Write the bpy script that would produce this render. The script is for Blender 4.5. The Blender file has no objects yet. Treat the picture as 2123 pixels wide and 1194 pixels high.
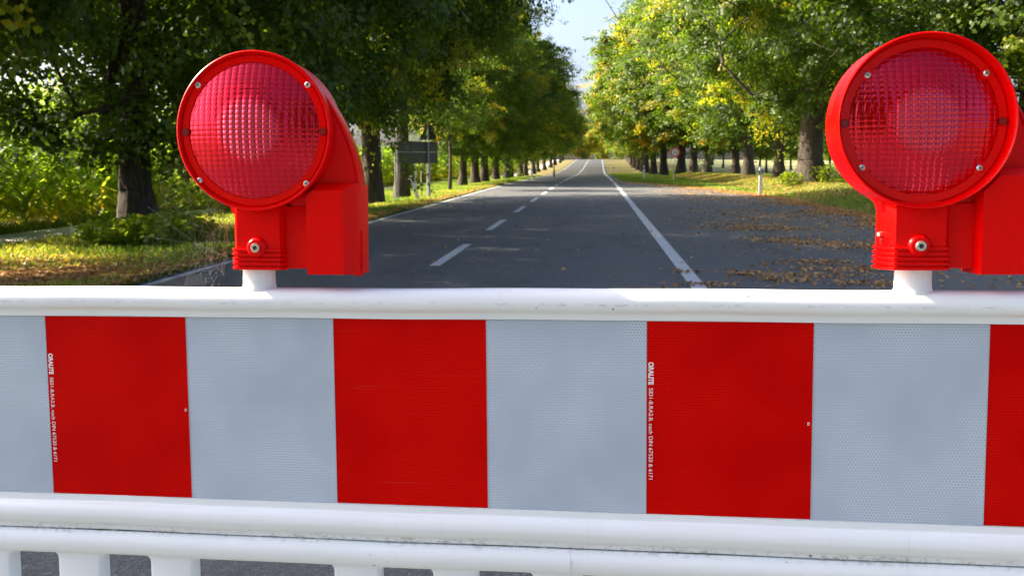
import bpy, bmesh, math, random
import numpy as np
from mathutils import Vector, Matrix
rad = math.radians
random.seed(7)
sc = bpy.context.scene
COL = sc.collection

# ------------------------------------------------------------------ camera
H = 1.3                       # eye height
FPX = 2100.0                  # focal length in pixels of the 2123 px wide photograph
PITCH, YAW = rad(7.246), rad(4.685)
cam_d = bpy.data.cameras.new('camera'); cam = bpy.data.objects.new('camera', cam_d); COL.objects.link(cam)
cam_d.sensor_width = 36; cam_d.lens = 36 * FPX / 2123
cam_d.clip_start = 0.05; cam_d.clip_end = 6000
cam.location = (0, 0, H)
cam.rotation_euler = (math.pi/2 - PITCH, 0, YAW)
cam_d.dof.use_dof = True; cam_d.dof.focus_distance = 1.36; cam_d.dof.aperture_fstop = 18
sc.camera = cam
# ------------------------------------------------------------------ sky, sun, exposure
SUN = Vector((-1.0, 0.17, 0.68)).normalized()
SUN_EL = math.asin(SUN.z)
w = bpy.data.worlds.new('World'); sc.world = w; w.use_nodes = True
nt = w.node_tree; bg = nt.nodes['Background']
sky = nt.nodes.new('ShaderNodeTexSky'); sky.sky_type = 'NISHITA'; sky.sun_disc = False
sky.sun_elevation = SUN_EL; sky.sun_rotation = math.atan2(SUN.x, SUN.y)
sky.air_density = .55; sky.dust_density = 4.6; sky.ozone_density = 1.6
nt.links.new(sky.outputs[0], bg.inputs[0]); bg.inputs[1].default_value = 0.11
sl = bpy.data.lights.new('sun', 'SUN'); sl.energy = 4.6; sl.angle = rad(0.6); sl.color = (1, .87, .66)
so = bpy.data.objects.new('sun', sl); COL.objects.link(so)
so.rotation_euler = SUN.to_track_quat('Z', 'Y').to_euler()
sc.view_settings.view_transform = 'Standard'; sc.view_settings.look = 'None'
sc.view_settings.gamma = 1; sc.view_settings.exposure = 2.05
sc.render.engine = 'CYCLES'
sc.cycles.max_bounces = 8; sc.cycles.transmission_bounces = 6; sc.cycles.transparent_max_bounces = 8

# ------------------------------------------------------------------ helpers
def tag(o, label=None, cat=None, group=None, kind=None):
    if label: o['label'] = label
    if cat: o['category'] = cat
    if group: o['group'] = group
    if kind: o['kind'] = kind
    return o
def link(o, parent=None):
    COL.objects.link(o)
    if parent: o.parent = parent
    return o
def empty(name, loc=(0,0,0), rz=0):
    o = bpy.data.objects.new(name, None); o.empty_display_size = .1
    o.location = loc; o.rotation_euler = (0,0,rz); return link(o)
def mesh_np(name, V, F, mats, parent=None, smooth=False, mi=None):
    """V (n,3) array, F (m,k) int array of one polygon size"""
    me = bpy.data.meshes.new(name); V = np.asarray(V, np.float32); F = np.asarray(F, np.int32)
    me.vertices.add(len(V)); me.vertices.foreach_set('co', V.ravel())
    k = F.shape[1]
    me.loops.add(F.size); me.loops.foreach_set('vertex_index', F.ravel())
    me.polygons.add(len(F)); me.polygons.foreach_set('loop_start', np.arange(0, F.size, k, dtype=np.int32))
    me.polygons.foreach_set('loop_total', np.full(len(F), k, np.int32))
    if mi is not None: me.polygons.foreach_set('material_index', np.asarray(mi, np.int32))
    me.update(calc_edges=True)
    if smooth: me.polygons.foreach_set('use_smooth', np.ones(len(F), bool))
    for m in (mats if isinstance(mats, (list, tuple)) else [mats]): me.materials.append(m)
    return link(bpy.data.objects.new(name, me), parent)
class BM:
    """collects shapes into one bmesh"""
    def __init__(s): s.b = bmesh.new()
    def box(s, x0, x1, y0, y1, z0, z1, bev=0, seg=2, mi=0, M=None):
        r = bmesh.ops.create_cube(s.b, size=1); vs = r['verts']
        for v in vs:
            v.co = Vector((x0 if v.co.x < 0 else x1, y0 if v.co.y < 0 else y1, z0 if v.co.z < 0 else z1))
        fs = list({f for v in vs for f in v.link_faces})
        for f in fs: f.material_index = mi
        if bev:
            es = list({e for v in vs for e in v.link_edges})
            r = bmesh.ops.bevel(s.b, geom=es, offset=bev, segments=seg, affect='EDGES', profile=.5)
            vs = list({v for f in r['faces'] for v in f.verts} | {v for v in vs if v.is_valid})
        if M: 
            for v in vs: v.co = M @ v.co
        return s
    def prism(s, pts, a0, a1, axis='y', bev=0, seg=2, mi=0):
        """pts polygon; extruded along axis from a0 to a1. y: pts=(x,z), x: pts=(y,z), z: pts=(x,y)"""
        def mk(p, a):
            return {'y': (p[0], a, p[1]), 'x': (a, p[0], p[1]), 'z': (p[0], p[1], a)}[axis]
        A = [s.b.verts.new(mk(p, a0)) for p in pts]; B = [s.b.verts.new(mk(p, a1)) for p in pts]
        n = len(pts); fa = s.b.faces.new(A); fb = s.b.faces.new(B[::-1]); fs = [fa, fb]
        for i in range(n): fs.append(s.b.faces.new((A[i], B[i], B[(i+1) % n], A[(i+1) % n])))
        for f in fs: f.material_index = mi
        bmesh.ops.recalc_face_normals(s.b, faces=fs)
        if bev: bmesh.ops.bevel(s.b, geom=list(set(fa.edges) | set(fb.edges)), offset=bev, segments=seg, affect='EDGES', profile=.5)
        return s
    def lathe(s, prof, axis='y', c=(0,0,0), n=64, mi=0, sx=1, sz=1):
        closed = prof[0] == prof[-1]
        """prof = (radius, along-axis) list"""
        R = []
        for r, a in prof:
            row = []
            for i in range(n):
                t = 2*math.pi*i/n; u, v = r*math.cos(t)*sx, r*math.sin(t)*sz
                p = {'y': (u, a, v), 'z': (u, v, a), 'x': (a, u, v)}[axis]
                row.append(s.b.verts.new((p[0]+c[0], p[1]+c[1], p[2]+c[2])))
            R.append(row)
        fs = []
        for A, B in zip(R, R[1:]):
            for i in range(n): fs.append(s.b.faces.new((A[i], A[(i+1) % n], B[(i+1) % n], B[i])))
        if prof[0][0] > 1e-6 and not closed: fs.append(s.b.faces.new(R[0]))
        if prof[-1][0] > 1e-6 and not closed: fs.append(s.b.faces.new(R[-1][::-1]))
        for f in fs: f.material_index = mi
        bmesh.ops.recalc_face_normals(s.b, faces=fs)
        return s
    def tube(s, p, q, r0, r1=None, n=10, mi=0):
        r1 = r0 if r1 is None else r1
        p, q = Vector(p), Vector(q); d = (q-p).normalized(); u = d.orthogonal().normalized(); v = d.cross(u)
        A = [s.b.verts.new(p + r0*(math.cos(t)*u + math.sin(t)*v)) for t in [2*math.pi*i/n for i in range(n)]]
        B = [s.b.verts.new(q + r1*(math.cos(t)*u + math.sin(t)*v)) for t in [2*math.pi*i/n for i in range(n)]]
        fs = [s.b.faces.new((A[i], A[(i+1) % n], B[(i+1) % n], B[i])) for i in range(n)]
        fs += [s.b.faces.new(A[::-1]), s.b.faces.new(B)]
        for f in fs: f.material_index = mi
        return s
    def build(s, name, mats, parent=None, smooth=True, angle=35):
        bmesh.ops.remove_doubles(s.b, verts=s.b.verts, dist=1e-7)
        me = bpy.data.meshes.new(name); s.b.to_mesh(me); s.b.free()
        for m in (mats if isinstance(mats, (list, tuple)) else [mats]): me.materials.append(m)
        if smooth: 
            me.polygons.foreach_set('use_smooth', np.ones(len(me.polygons), bool))
            me.set_sharp_from_angle(angle=rad(angle))
        return link(bpy.data.objects.new(name, me), parent)
def copy_tree(o, parent=None):
    c = o.copy(); COL.objects.link(c); c.parent = parent
    for ch in list(o.children): copy_tree(ch, c)
    return c

# ---- node helpers
def mat(name):
    m = bpy.data.materials.new(name); m.use_nodes = True
    return m, m.node_tree, m.node_tree.nodes['Principled BSDF']
def N(t, typ, **kw):
    n = t.nodes.new(typ)
    for k, v in kw.items():
        if k.startswith('i_'): 
            key = k[2:]; key = int(key) if key.isdigit() else key.replace('_', ' ')
            n.inputs[key].default_value = v
        else: setattr(n, k, v)
    return n
def math_(t, op, a, b=None, c=None, clamp=False):
    n = t.nodes.new('ShaderNodeMath'); n.operation = op; n.use_clamp = clamp
    for i, x in enumerate((a, b, c)):
        if x is None: continue
        if hasattr(x, 'is_output'): t.links.new(x, n.inputs[i])
        else: n.inputs[i].default_value = x
    return n.outputs[0]
def noise(t, vec, scale, detail=4, rough=.55, dist=0):
    n = N(t, 'ShaderNodeTexNoise'); n.inputs['Scale'].default_value = scale; n.inputs['Detail'].default_value = detail
    n.inputs['Roughness'].default_value = rough; n.inputs['Distortion'].default_value = dist
    if vec is not None: t.links.new(vec, n.inputs['Vector'])
    return n.outputs['Fac']
def mapping(t, vec, scale=(1,1,1), loc=(0,0,0)):
    n = N(t, 'ShaderNodeMapping'); n.inputs['Scale'].default_value = scale; n.inputs['Location'].default_value = loc
    t.links.new(vec, n.inputs['Vector']); return n.outputs[0]
def ramp(t, fac, stops):
    n = N(t, 'ShaderNodeValToRGB'); e = n.color_ramp.elements
    while len(e) < len(stops): e.new(.5)
    for i, (p, c) in enumerate(stops):
        e[i].position = p; e[i].color = (*c, 1) if len(c) == 3 else c
    t.links.new(fac, n.inputs[0]); return n.outputs['Color']
def mixc(t, fac, a, b, mode='MIX'):
    n = N(t, 'ShaderNodeMix', data_type='RGBA', blend_type=mode)
    for s_, x in ((n.inputs[0], fac), (n.inputs[6], a), (n.inputs[7], b)):
        if hasattr(x, 'is_output'): t.links.new(x, s_)
        elif isinstance(x, (int, float)): s_.default_value = x
        else: s_.default_value = (*x, 1)
    return n.outputs[2]
def bump(t, h, strength, dist, b):
    n = N(t, 'ShaderNodeBump'); n.inputs['Strength'].default_value = strength; n.inputs['Distance'].default_value = dist
    t.links.new(h, n.inputs['Height']); t.links.new(n.outputs[0], b.inputs['Normal'])
def objco(t): return N(t, 'ShaderNodeTexCoord').outputs['Object']
def smoothstep(t, x, a, b):
    n = N(t, 'ShaderNodeMapRange', interpolation_type='SMOOTHSTEP'); n.inputs[1].default_value = a; n.inputs[2].default_value = b
    t.links.new(x, n.inputs[0]); return n.outputs[0]

def plain(name, col, rough=.5, metal=0, var=.12, vs=20, bmp=0, bs=200, coat=0, spec=.5):
    m, t, b = mat(name); co = objco(t)
    n1 = noise(t, co, vs, 5)
    c = mixc(t, n1, tuple(x*(1-var) for x in col), tuple(min(1, x*(1+var)) for x in col))
    t.links.new(c, b.inputs['Base Color']); b.inputs['Roughness'].default_value = rough; b.inputs['Metallic'].default_value = metal
    b.inputs['Coat Weight'].default_value = coat; b.inputs['Specular IOR Level'].default_value = spec
    if bmp: bump(t, noise(t, co, bs, 3), bmp, .002, b)
    return m

# white moulded plastic of the barrier: dirt along the groove, faint scuffs
def m_white():
    m, t, b = mat('white_plastic'); co = objco(t)
    sep = N(t, 'ShaderNodeSeparateXYZ'); t.links.new(co, sep.inputs[0]); z = sep.outputs['Z']; 
    base = mixc(t, noise(t, co, 6, 4), (.70, .745, .775), (.78, .82, .84))
    st = noise(t, mapping(t, co, (7, 40, 260)), 1, 6, .75)
    sm = noise(t, mapping(t, co, (5, 5, 5)), 1, 3)
    scuff = math_(t, 'MULTIPLY', smoothstep(t, st, .60, .70), smoothstep(t, sm, .5, .62))
    c = mixc(t, math_(t, 'MULTIPLY', scuff, .42), base, (.30, .30, .28))
    # grime collected along the groove between the two lower tubes and under the top tube
    def band(z0, h):
        return math_(t, 'SUBTRACT', 1, smoothstep(t, math_(t, 'ABSOLUTE', math_(t, 'SUBTRACT', z, z0)), 0, h))
    g1 = noise(t, mapping(t, co, (90, 30, 160)), 1, 6, .75)
    g2 = noise(t, mapping(t, co, (7, 7, 7)), 1, 3)
    gr = math_(t, 'MULTIPLY', band(-.2965, .009), smoothstep(t, math_(t, 'ADD', g1, math_(t, 'MULTIPLY', g2, .35)), .64, .90))
    c = mixc(t, math_(t, 'MULTIPLY', gr, .9, clamp=True), c, (.16, .15, .10))
    c = mixc(t, math_(t, 'MULTIPLY', band(-.293, .008), .22), c, (.52, .54, .44))
    line = math_(t, 'MULTIPLY', band(-.2985, .0013), smoothstep(t, noise(t, mapping(t, co, (60, 1, 1)), 1, 4, .7), .33, .5))
    c = mixc(t, math_(t, 'MULTIPLY', line, .85), c, (.03, .03, .03))
    rub = math_(t, 'MULTIPLY', band(.0215, .0035), smoothstep(t, noise(t, mapping(t, co, (55, 5, 260)), 1, 5, .7), .52, .66))
    c = mixc(t, math_(t, 'MULTIPLY', rub, .6), c, (.33, .34, .36))
    drip = noise(t, mapping(t, co, (75, 20, 3)), 1, 4, .6)
    c = mixc(t, math_(t, 'MULTIPLY', smoothstep(t, drip, .60, .78), .13), c, (.42, .43, .38))
    # small dark specks
    vo = N(t, 'ShaderNodeTexVoronoi'); vo.inputs['Scale'].default_value = 34; t.links.new(co, vo.inputs['Vector'])
    sp = math_(t, 'LESS_THAN', vo.outputs['Distance'], .06)
    sp = math_(t, 'MULTIPLY', sp, math_(t, 'GREATER_THAN', noise(t, co, 9, 2), .53))
    c = mixc(t, math_(t, 'MULTIPLY', sp, .8), c, (.06, .06, .07))
    t.links.new(c, b.inputs['Base Color'])
    b.inputs['Roughness'].default_value = .38
    b.inputs['Subsurface Weight'].default_value = 0
    bump(t, noise(t, mapping(t, co, (40, 60, 90)), 1, 4), .12, .002, b)
    return m

def m_film(name, red):
    """prismatic reflective sheeting: honeycomb cells 4 mm apart"""
    m, t, b = mat(name); co = objco(t); s = .0041
    sep = N(t, 'ShaderNodeSeparateXYZ'); t.links.new(co, sep.inputs[0])
    def cell(ox, oz):
        u = math_(t, 'SUBTRACT', math_(t, 'FLOORED_MODULO', math_(t, 'ADD', sep.outputs['X'], 5+ox), s), s/2)
        v = math_(t, 'SUBTRACT', math_(t, 'FLOORED_MODULO', math_(t, 'ADD', sep.outputs['Z'], 5+oz), s*1.732), s*.866)
        u = math_(t, 'ABSOLUTE', u); v = math_(t, 'ABSOLUTE', v)
        return math_(t, 'MAXIMUM', u, math_(t, 'ADD', math_(t, 'MULTIPLY', u, .5), math_(t, 'MULTIPLY', v, .866)))
    d = math_(t, 'MINIMUM', cell(0, 0), cell(s/2, s*.866))
    wall = smoothstep(t, d, s*.36, s*.46)
    big = noise(t, co, 3.2, 3)
    if red:
        a0, a1, wc = (.47, .0, .0), (.56, .0, .0), (.85, .010, .004); wf = .6
    else:
        a0, a1, wc = (.37, .44, .53), (.42, .495, .58), (.59, .67, .75); wf = .85
    base = mixc(t, math_(t, 'MULTIPLY', big, .8), a0, a1)
    base = mixc(t, math_(t, 'MULTIPLY', noise(t, co, 900, 2), .25), base, tuple(x*.5 for x in a0))
    wfac = math_(t, 'MULTIPLY', wall, math_(t, 'MULTIPLY', smoothstep(t, noise(t, co, 7, 2), .30, .66), wf))
    c = mixc(t, wfac, base, wc)
    scr = noise(t, mapping(t, co, (3, 1, 500)), 1, 3, .6, .4)
    sc2 = math_(t, 'MULTIPLY', smoothstep(t, scr, .66, .70), smoothstep(t, noise(t, co, 6, 2), .50, .62))
    c = mixc(t, math_(t, 'MULTIPLY', sc2, .08), c, (.75, .3, .25) if red else (.6, .66, .72))
    t.links.new(c, b.inputs['Base Color']); b.inputs['Roughness'].default_value = .42
    b.inputs['Specular IOR Level'].default_value = .04 if red else .25
    bump(t, wall, .12, .0006, b)
    return m

def m_redplastic():
    m, t, b = mat('red_plastic'); co = objco(t)
    c = mixc(t, noise(t, co, 14, 4), (.64, .0, .0), (.74, .0, .0))
    c = mixc(t, math_(t, 'MULTIPLY', smoothstep(t, noise(t, co, 38, 6, .72), .50, .70), .30), c, (.50, .004, .003))
    du = smoothstep(t, noise(t, co, 210, 4, .8), .60, .72)
    c = mixc(t, math_(t, 'MULTIPLY', math_(t, 'MULTIPLY', du, smoothstep(t, noise(t, co, 18, 3), .5, .62)), .30), c, (.75, .16, .12))
    sc_ = noise(t, mapping(t, co, (60, 60, 420)), 1, 4, .7)
    c = mixc(t, math_(t, 'MULTIPLY', smoothstep(t, sc_, .66, .74), .22), c, (.8, .06, .05))
    t.links.new(c, b.inputs['Base Color']); b.inputs['Roughness'].default_value = .34; b.inputs['Specular IOR Level'].default_value = .12
    bump(t, noise(t, co, 420, 3), .12, .0006, b)
    return m
def m_lens():
    m, t, b = mat('red_lens'); co = objco(t)
    c = mixc(t, noise(t, co, 30, 4), (.32, .0, .0), (.44, .0, .001))
    sp_ = N(t, 'ShaderNodeSeparateXYZ'); t.links.new(co, sp_.inputs[0])
    def groove(o_, w_, lo):
        m_ = math_(t, 'ABSOLUTE', math_(t, 'SUBTRACT', math_(t, 'FLOORED_MODULO', math_(t, 'ADD', o_, 10*w_), w_), w_/2))
        return smoothstep(t, m_, w_*lo, w_*.5)
    gr = math_(t, 'MAXIMUM', groove(sp_.outputs['X'], .0092, .34), groove(sp_.outputs['Z'], .0068, .32))
    gw = math_(t, 'MULTIPLY', gr, math_(t, 'ADD', .05, math_(t, 'MULTIPLY', noise(t, co, 16, 3), .9)))
    c = mixc(t, gw, c, (.05, .0, .001))
    t.links.new(c, b.inputs['Base Color']); b.inputs['Roughness'].default_value = .13
    b.inputs['Specular IOR Level'].default_value = .08
    g = N(t, 'ShaderNodeBsdfGlossy'); g.inputs['Color'].default_value = (1, .045, .10, 1); g.inputs['Roughness'].default_value = .045
    mx = N(t, 'ShaderNodeMixShader'); ln_ = N(t, 'ShaderNodeVectorMath', operation='LENGTH'); t.links.new(mapping(t, co, (1, 0, 1)), ln_.inputs[0])
    ctr = math_(t, 'SUBTRACT', 1, smoothstep(t, ln_.outputs['Value'], .030, .046))   # central collimator of the lens
    t.links.new(mixc(t, ctr, (1, .045, .10), (1, .12, .20)), g.inputs['Color'])
    t.links.new(math_(t, 'ADD', math_(t, 'SUBTRACT', .38, math_(t, 'MULTIPLY', gw, .26)), math_(t, 'MULTIPLY', ctr, .07)), mx.inputs[0])
    t.links.new(b.outputs[0], mx.inputs[1]); t.links.new(g.outputs[0], mx.inputs[2])
    t.links.new(mx.outputs[0], t.nodes['Material Output'].inputs[0])
    return m
def m_asphalt(name='asphalt', light=0):
    m, t, b = mat(name); co = objco(t)
    big = noise(t, mapping(t, co, (.5, .12, 1)), 1, 5)
    c = mixc(t, big, (.082, .090, .096), (.124, .130, .134))
    vo = N(t, 'ShaderNodeTexVoronoi'); vo.inputs['Scale'].default_value = 110; t.links.new(co, vo.inputs['Vector'])
    st = ramp(t, vo.outputs['Color'], [(0, (.35,.35,.35)), (.7, (1,1,1)), (1, (2.6,2.5,2.3))])
    c = mixc(t, .75, c, st, 'MULTIPLY')
    sx = N(t, 'ShaderNodeSeparateXYZ'); t.links.new(co, sx.inputs[0])
    def trk(x0): return math_(t, 'SUBTRACT', 1, smoothstep(t, math_(t, 'ABSOLUTE', math_(t, 'SUBTRACT', sx.outputs['X'], x0)), .05, .42))
    tk = math_(t, 'ADD', math_(t, 'ADD', trk(-4.0), trk(-2.55)), math_(t, 'ADD', trk(-1.1), trk(.45)))
    c = mixc(t, math_(t, 'MULTIPLY', tk, math_(t, 'MULTIPLY', noise(t, mapping(t, co, (2, .25, 1)), 1, 4), .55)), c, (.115, .115, .112))
    pn = noise(t, mapping(t, co, (.9, .3, 1), (3, 8, 0)), 1, 5, .65)
    c = mixc(t, math_(t, 'MULTIPLY', smoothstep(t, pn, .55, .62), .35), c, (.04, .042, .046))
    # tar joints / repaired cracks
    cr = noise(t, mapping(t, co, (.35, 2.2, 1)), 1, 3, .5, .5)
    ck = math_(t, 'SUBTRACT', 1, smoothstep(t, math_(t, 'ABSOLUTE', math_(t, 'SUBTRACT', cr, .5)), 0, .004))
    c = mixc(t, math_(t, 'MULTIPLY', ck, .5), c, (.02, .02, .022))
    t.links.new(c, b.inputs['Base Color']); b.inputs['Roughness'].default_value = .78
    bump(t, vo.outputs['Distance'], .5, .006, b)
    return m
def m_paint():
    m, t, b = mat('road_paint'); co = objco(t)
    wn = noise(t, co, 9, 6, .7); fn = noise(t, co, 60, 4, .7)
    wear = smoothstep(t, math_(t, 'ADD', wn, math_(t, 'MULTIPLY', fn, .5)), .86, .98)
    c = mixc(t, noise(t, co, 2, 3), (.42, .45, .48), (.58, .60, .62))
    c = mixc(t, math_(t, 'MULTIPLY', wear, .7), c, (.09, .09, .095))
    t.links.new(c, b.inputs['Base Color']); b.inputs['Roughness'].default_value = .6
    return m
def m_ground():
    m, t, b = mat('grass_ground'); co = objco(t)
    n1 = noise(t, co, .35, 6, .6); n2 = noise(t, co, 7, 5, .7)
    c = mixc(t, smoothstep(t, n1, .38, .62), (.085, .12, .018), (.17, .15, .045))
    c = mixc(t, smoothstep(t, n2, .46, .62), c, (.26, .15, .06))
    t.links.new(c, b.inputs['Base Color']); b.inputs['Roughness'].default_value = .9
    bump(t, n2, .8, .05, b); return m
def m_meadow():
    m, t, b = mat('meadow_ground'); co = objco(t)
    n1 = noise(t, mapping(t, co, (.02, .09, 1)), 1, 5, .6); n2 = noise(t, co, 2, 5, .7)
    c = mixc(t, smoothstep(t, n1, .35, .65), (.13, .17, .04), (.32, .30, .12))
    c = mixc(t, math_(t, 'MULTIPLY', n2, .5), c, (.22, .22, .08))
    t.links.new(c, b.inputs['Base Color']); b.inputs['Roughness'].default_value = .9
    return m
def m_leaf(name, dark, lite, yel, tr=.45):
    m, t, b = mat(name)
    a = N(t, 'ShaderNodeAttribute', attribute_name='tint'); hu = N(t, 'ShaderNodeAttribute', attribute_name='hue', attribute_type='OBJECT')
    isl = N(t, 'ShaderNodeNewGeometry').outputs['Random Per Island']
    f = math_(t, 'ADD', a.outputs['Fac'], math_(t, 'MULTIPLY', math_(t, 'SUBTRACT', isl, .5), .35))
    f = math_(t, 'ADD', f, hu.outputs['Fac'], clamp=True)
    c = ramp(t, f, [(0, dark), (.5, lite), (.78, yel), (1, (.45, .27, .03))])
    t.links.new(c, b.inputs['Base Color']); b.inputs['Roughness'].default_value = .45; b.inputs['Specular IOR Level'].default_value = .35
    tl = N(t, 'ShaderNodeBsdfTranslucent')
    c2 = mixc(t, 1.0, c, (2.0, 2.0, .7), 'MULTIPLY'); t.links.new(c2, tl.inputs['Color'])
    mx = N(t, 'ShaderNodeMixShader'); mx.inputs[0].default_value = tr
    t.links.new(b.outputs[0], mx.inputs[1]); t.links.new(tl.outputs[0], mx.inputs[2])
    t.links.new(mx.outputs[0], t.nodes['Material Output'].inputs[0])
    return m
def m_bark():
    m, t, b = mat('bark'); co = objco(t)
    n1 = noise(t, mapping(t, co, (14, 14, 2.2)), 1, 6, .7, .6)
    c = ramp(t, n1, [(.3, (.022, .017, .012)), (.55, (.065, .050, .034)), (.75, (.12, .095, .066))])
    t.links.new(c, b.inputs['Base Color']); b.inputs['Roughness'].default_value = .9
    bump(t, n1, 1, .05, b); return m

WHITE = m_white(); FILM_W = m_film('white_film', False); FILM_R = m_film('red_film', True); REDP = m_redplastic(); LENS = m_lens()
ASPH = m_asphalt(); PAINT = m_paint(); GROUND = m_ground(); MEADOW = m_meadow(); BARK = m_bark()
PRINT = plain('white_print', (.75, .76, .78), .5, var=.03)
STEEL = plain('zinc_steel', (.62, .62, .60), .28, .9, .15, 60)
DARKHOLE = plain('dark_recess', (.20, .0, .002), .3)
REDRING = plain('clear_red_ring', (.70, .0, .001), .2, 0, .1, 12, spec=.22)
LEAF = m_leaf('leaf_green', (.030, .062, .007), (.092, .155, .014), (.27, .30, .02), .52)
LEAF_C = m_leaf('corn_sunlit_leaf', (.08, .14, .012), (.20, .29, .03), (.36, .36, .07), .55)  # corn; also left shrubs, where the brighter green stands in for sunlight
LEAF_D = m_leaf('dry_leaf', (.19, .08, .028), (.42, .21, .08), (.62, .38, .15), .15)
LEAF_G = m_leaf('grass_blade', (.07, .13, .012), (.14, .22, .025), (.36, .32, .11), .45)
GREY = plain('galvanised_post', (.36, .37, .37), .5, .4, .15, 12)
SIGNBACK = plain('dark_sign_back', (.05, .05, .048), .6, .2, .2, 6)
BLACKP = plain('black_plastic', (.02, .02, .022), .5)
POSTW = plain('white_post', (.80, .81, .82), .5, 0, .12, 8)
SIGNW = plain('sign_white', (.82, .80, .78), .4, 0, .08, 8)
SIGNR = plain('sign_red', (.7, .03, .02), .4, 0, .1, 8)

# ------------------------------------------------------------------ terrain
CY, SY, CP, SP = math.cos(YAW), math.sin(YAW), math.cos(PITCH), math.sin(PITCH)
def ray(px, py):
    x, y = (px-1061.5)/FPX, (597-py)/FPX
    fx, fy, fz = x, CP + y*SP, y*CP - SP          # camera yawless frame: right, forward, up
    return Vector((fx*CY - fy*SY, fx*SY + fy*CY, fz))
def G(px, py, z=0):                                # where a line of sight meets the level z
    d = ray(px, py); k = (z-H)/d.z; return Vector((d.x*k, d.y*k, z))
def atY(px, Y):
    d = ray(px, 330); return d.x/d.y*Y
PY = [0, 50, 80, 115, 150, 182, 234, 262, 330, 420, 3000]
PZ = [0, 0, -.15, -.42, -.2, .35, 1.15, 1.15, -1.6, -4, -4]
def rz(Y): 
    return np.interp(Y, RY, RZ)
RY = np.arange(-60, 3000, 2.0); _z = np.interp(RY, PY, PZ); _k = np.ones(9)/9
RZ = np.convolve(np.pad(_z, 4, mode='edge'), _k, 'valid')
def rx(Y): return np.interp(Y, [0, 120, 250, 420], [0, 0, .45, 3])
def cross(X):
    return np.interp(X, [-60, -11.2, -10, -8.4, -6.9, -5.1, 6.6, 8.2, 12, 40, 300], [-.1, -.1, -.06, -.06, -.10, 0, 0, .28, .30, -.2, 0])
def gz(X, Y): return rz(Y) + cross(X)
YS = np.concatenate([np.array([-300, -100, -50]), np.arange(-20, 420, 2.0), np.array([430, 460, 520, 650, 900, 1400, 3000.])])
def sheet(name, x0s, x1s, ys, dz, m, nx=1, kindlabel='structure', curve=True):
    V = []; 
    for Y, a, b_ in zip(ys, x0s, x1s):
        off = rx(Y) if curve else 0
        for i in range(nx+1):
            X = a + (b_-a)*i/nx; V.append((X+off, Y, gz(X, Y)+dz))
    F = [(j*(nx+1)+i, j*(nx+1)+i+1, (j+1)*(nx+1)+i+1, (j+1)*(nx+1)+i) for j in range(len(ys)-1) for i in range(nx)]
    o = mesh_np(name, V, F, m)
    if kindlabel: tag(o, kind='structure')
    return o
XS = np.array([-3000, -900, -300, -120, -60, -30, -20, -14, -11.2, -10.6, -10, -9.2, -8.4, -7.6, -6.9, -6.2, -5.6, -5.1, -3, 0, 3, 6.6, 7.2, 7.8, 8.2, 9, 10, 12, 16, 22, 30, 40, 60, 90, 140, 220, 300, 900, 3000.])
V = [(x, y, gz(x, y)) for y in YS for x in XS]; nX = len(XS)
F = [(j*nX+i, j*nX+i+1, (j+1)*nX+i+1, (j+1)*nX+i) for j in range(len(YS)-1) for i in range(nX-1)]
xc = [(XS[i]+XS[i+1])/2 for j in range(len(YS)-1) for i in range(nX-1)]
mi = [1 if x > 13 else 0 for x in xc]
tag(mesh_np('ground', V, F, [GROUND, MEADOW], mi=mi), kind='structure')
YR = np.arange(-20, 330, 2.0)
XL, XR = -4.82, 1.28
edge = np.interp(YR, [-20, 34, 40, 46, 54, 62, 330], [6.35, 6.35, 5.9, 4.9, 3.2, 1.5, 1.35])
sheet('road', np.full(len(YR), XL), edge, YR, .004, ASPH, 6)
# markings, sheets 4 mm above the road
def strip(name, xc, w, y0, y1):
    ys = np.unique(np.concatenate([[y0], np.arange(math.ceil(y0/2)*2, y1, 2.0), [y1]]))
    return ys, np.full(len(ys), xc-w/2), np.full(len(ys), xc+w/2)
def marks(name, items):
    V, F = [], []
    for (xc, w, y0, y1) in items:
        ys, a, b_ = strip('', xc, w, y0, y1); o = len(V)
        for Y, p, q in zip(ys, a, b_):
            V += [(p+rx(Y), Y, gz(p, Y)+.008), (q+rx(Y), Y, gz(q, Y)+.008)]
        F += [(o+2*j, o+2*j+1, o+2*j+3, o+2*j+2) for j in range(len(ys)-1)]
    return tag(mesh_np(name, V, F, PAINT), kind='structure')
marks('edge_line', [(-4.62, .10, -15, 320)])
XD = -1.95
s0 = G(880, 552).y; per = 6.3
marks('centre_line', [(XD, .13, s0+k*per-per*4, s0+k*per+3.2-per*4) for k in range(12)] + [(XD, .13, s0+8*per, 318)])
marks('lane_line', [(1.06, .16, -15, 320)])
# field track on the left
YT = np.arange(-20, 300, 2.0)
PATH = plain('track_concrete', (.46, .45, .44), .85, 0, .2, 1.5, .3, 60)
_n = np.interp(YT, [-20, 25, 45, 100, 300], [-10.95, -10.75, -10.0, -9.6, -9.6])
sheet('path', _n, _n+1.5, YT, .014, PATH, 10, curve=False)
YT2 = np.arange(30, 130, 2.0)
sheet('dirt_track', np.full(len(YT2), 13.0), np.full(len(YT2), 14.6), YT2, .006, PATH, 2, curve=False)

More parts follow.
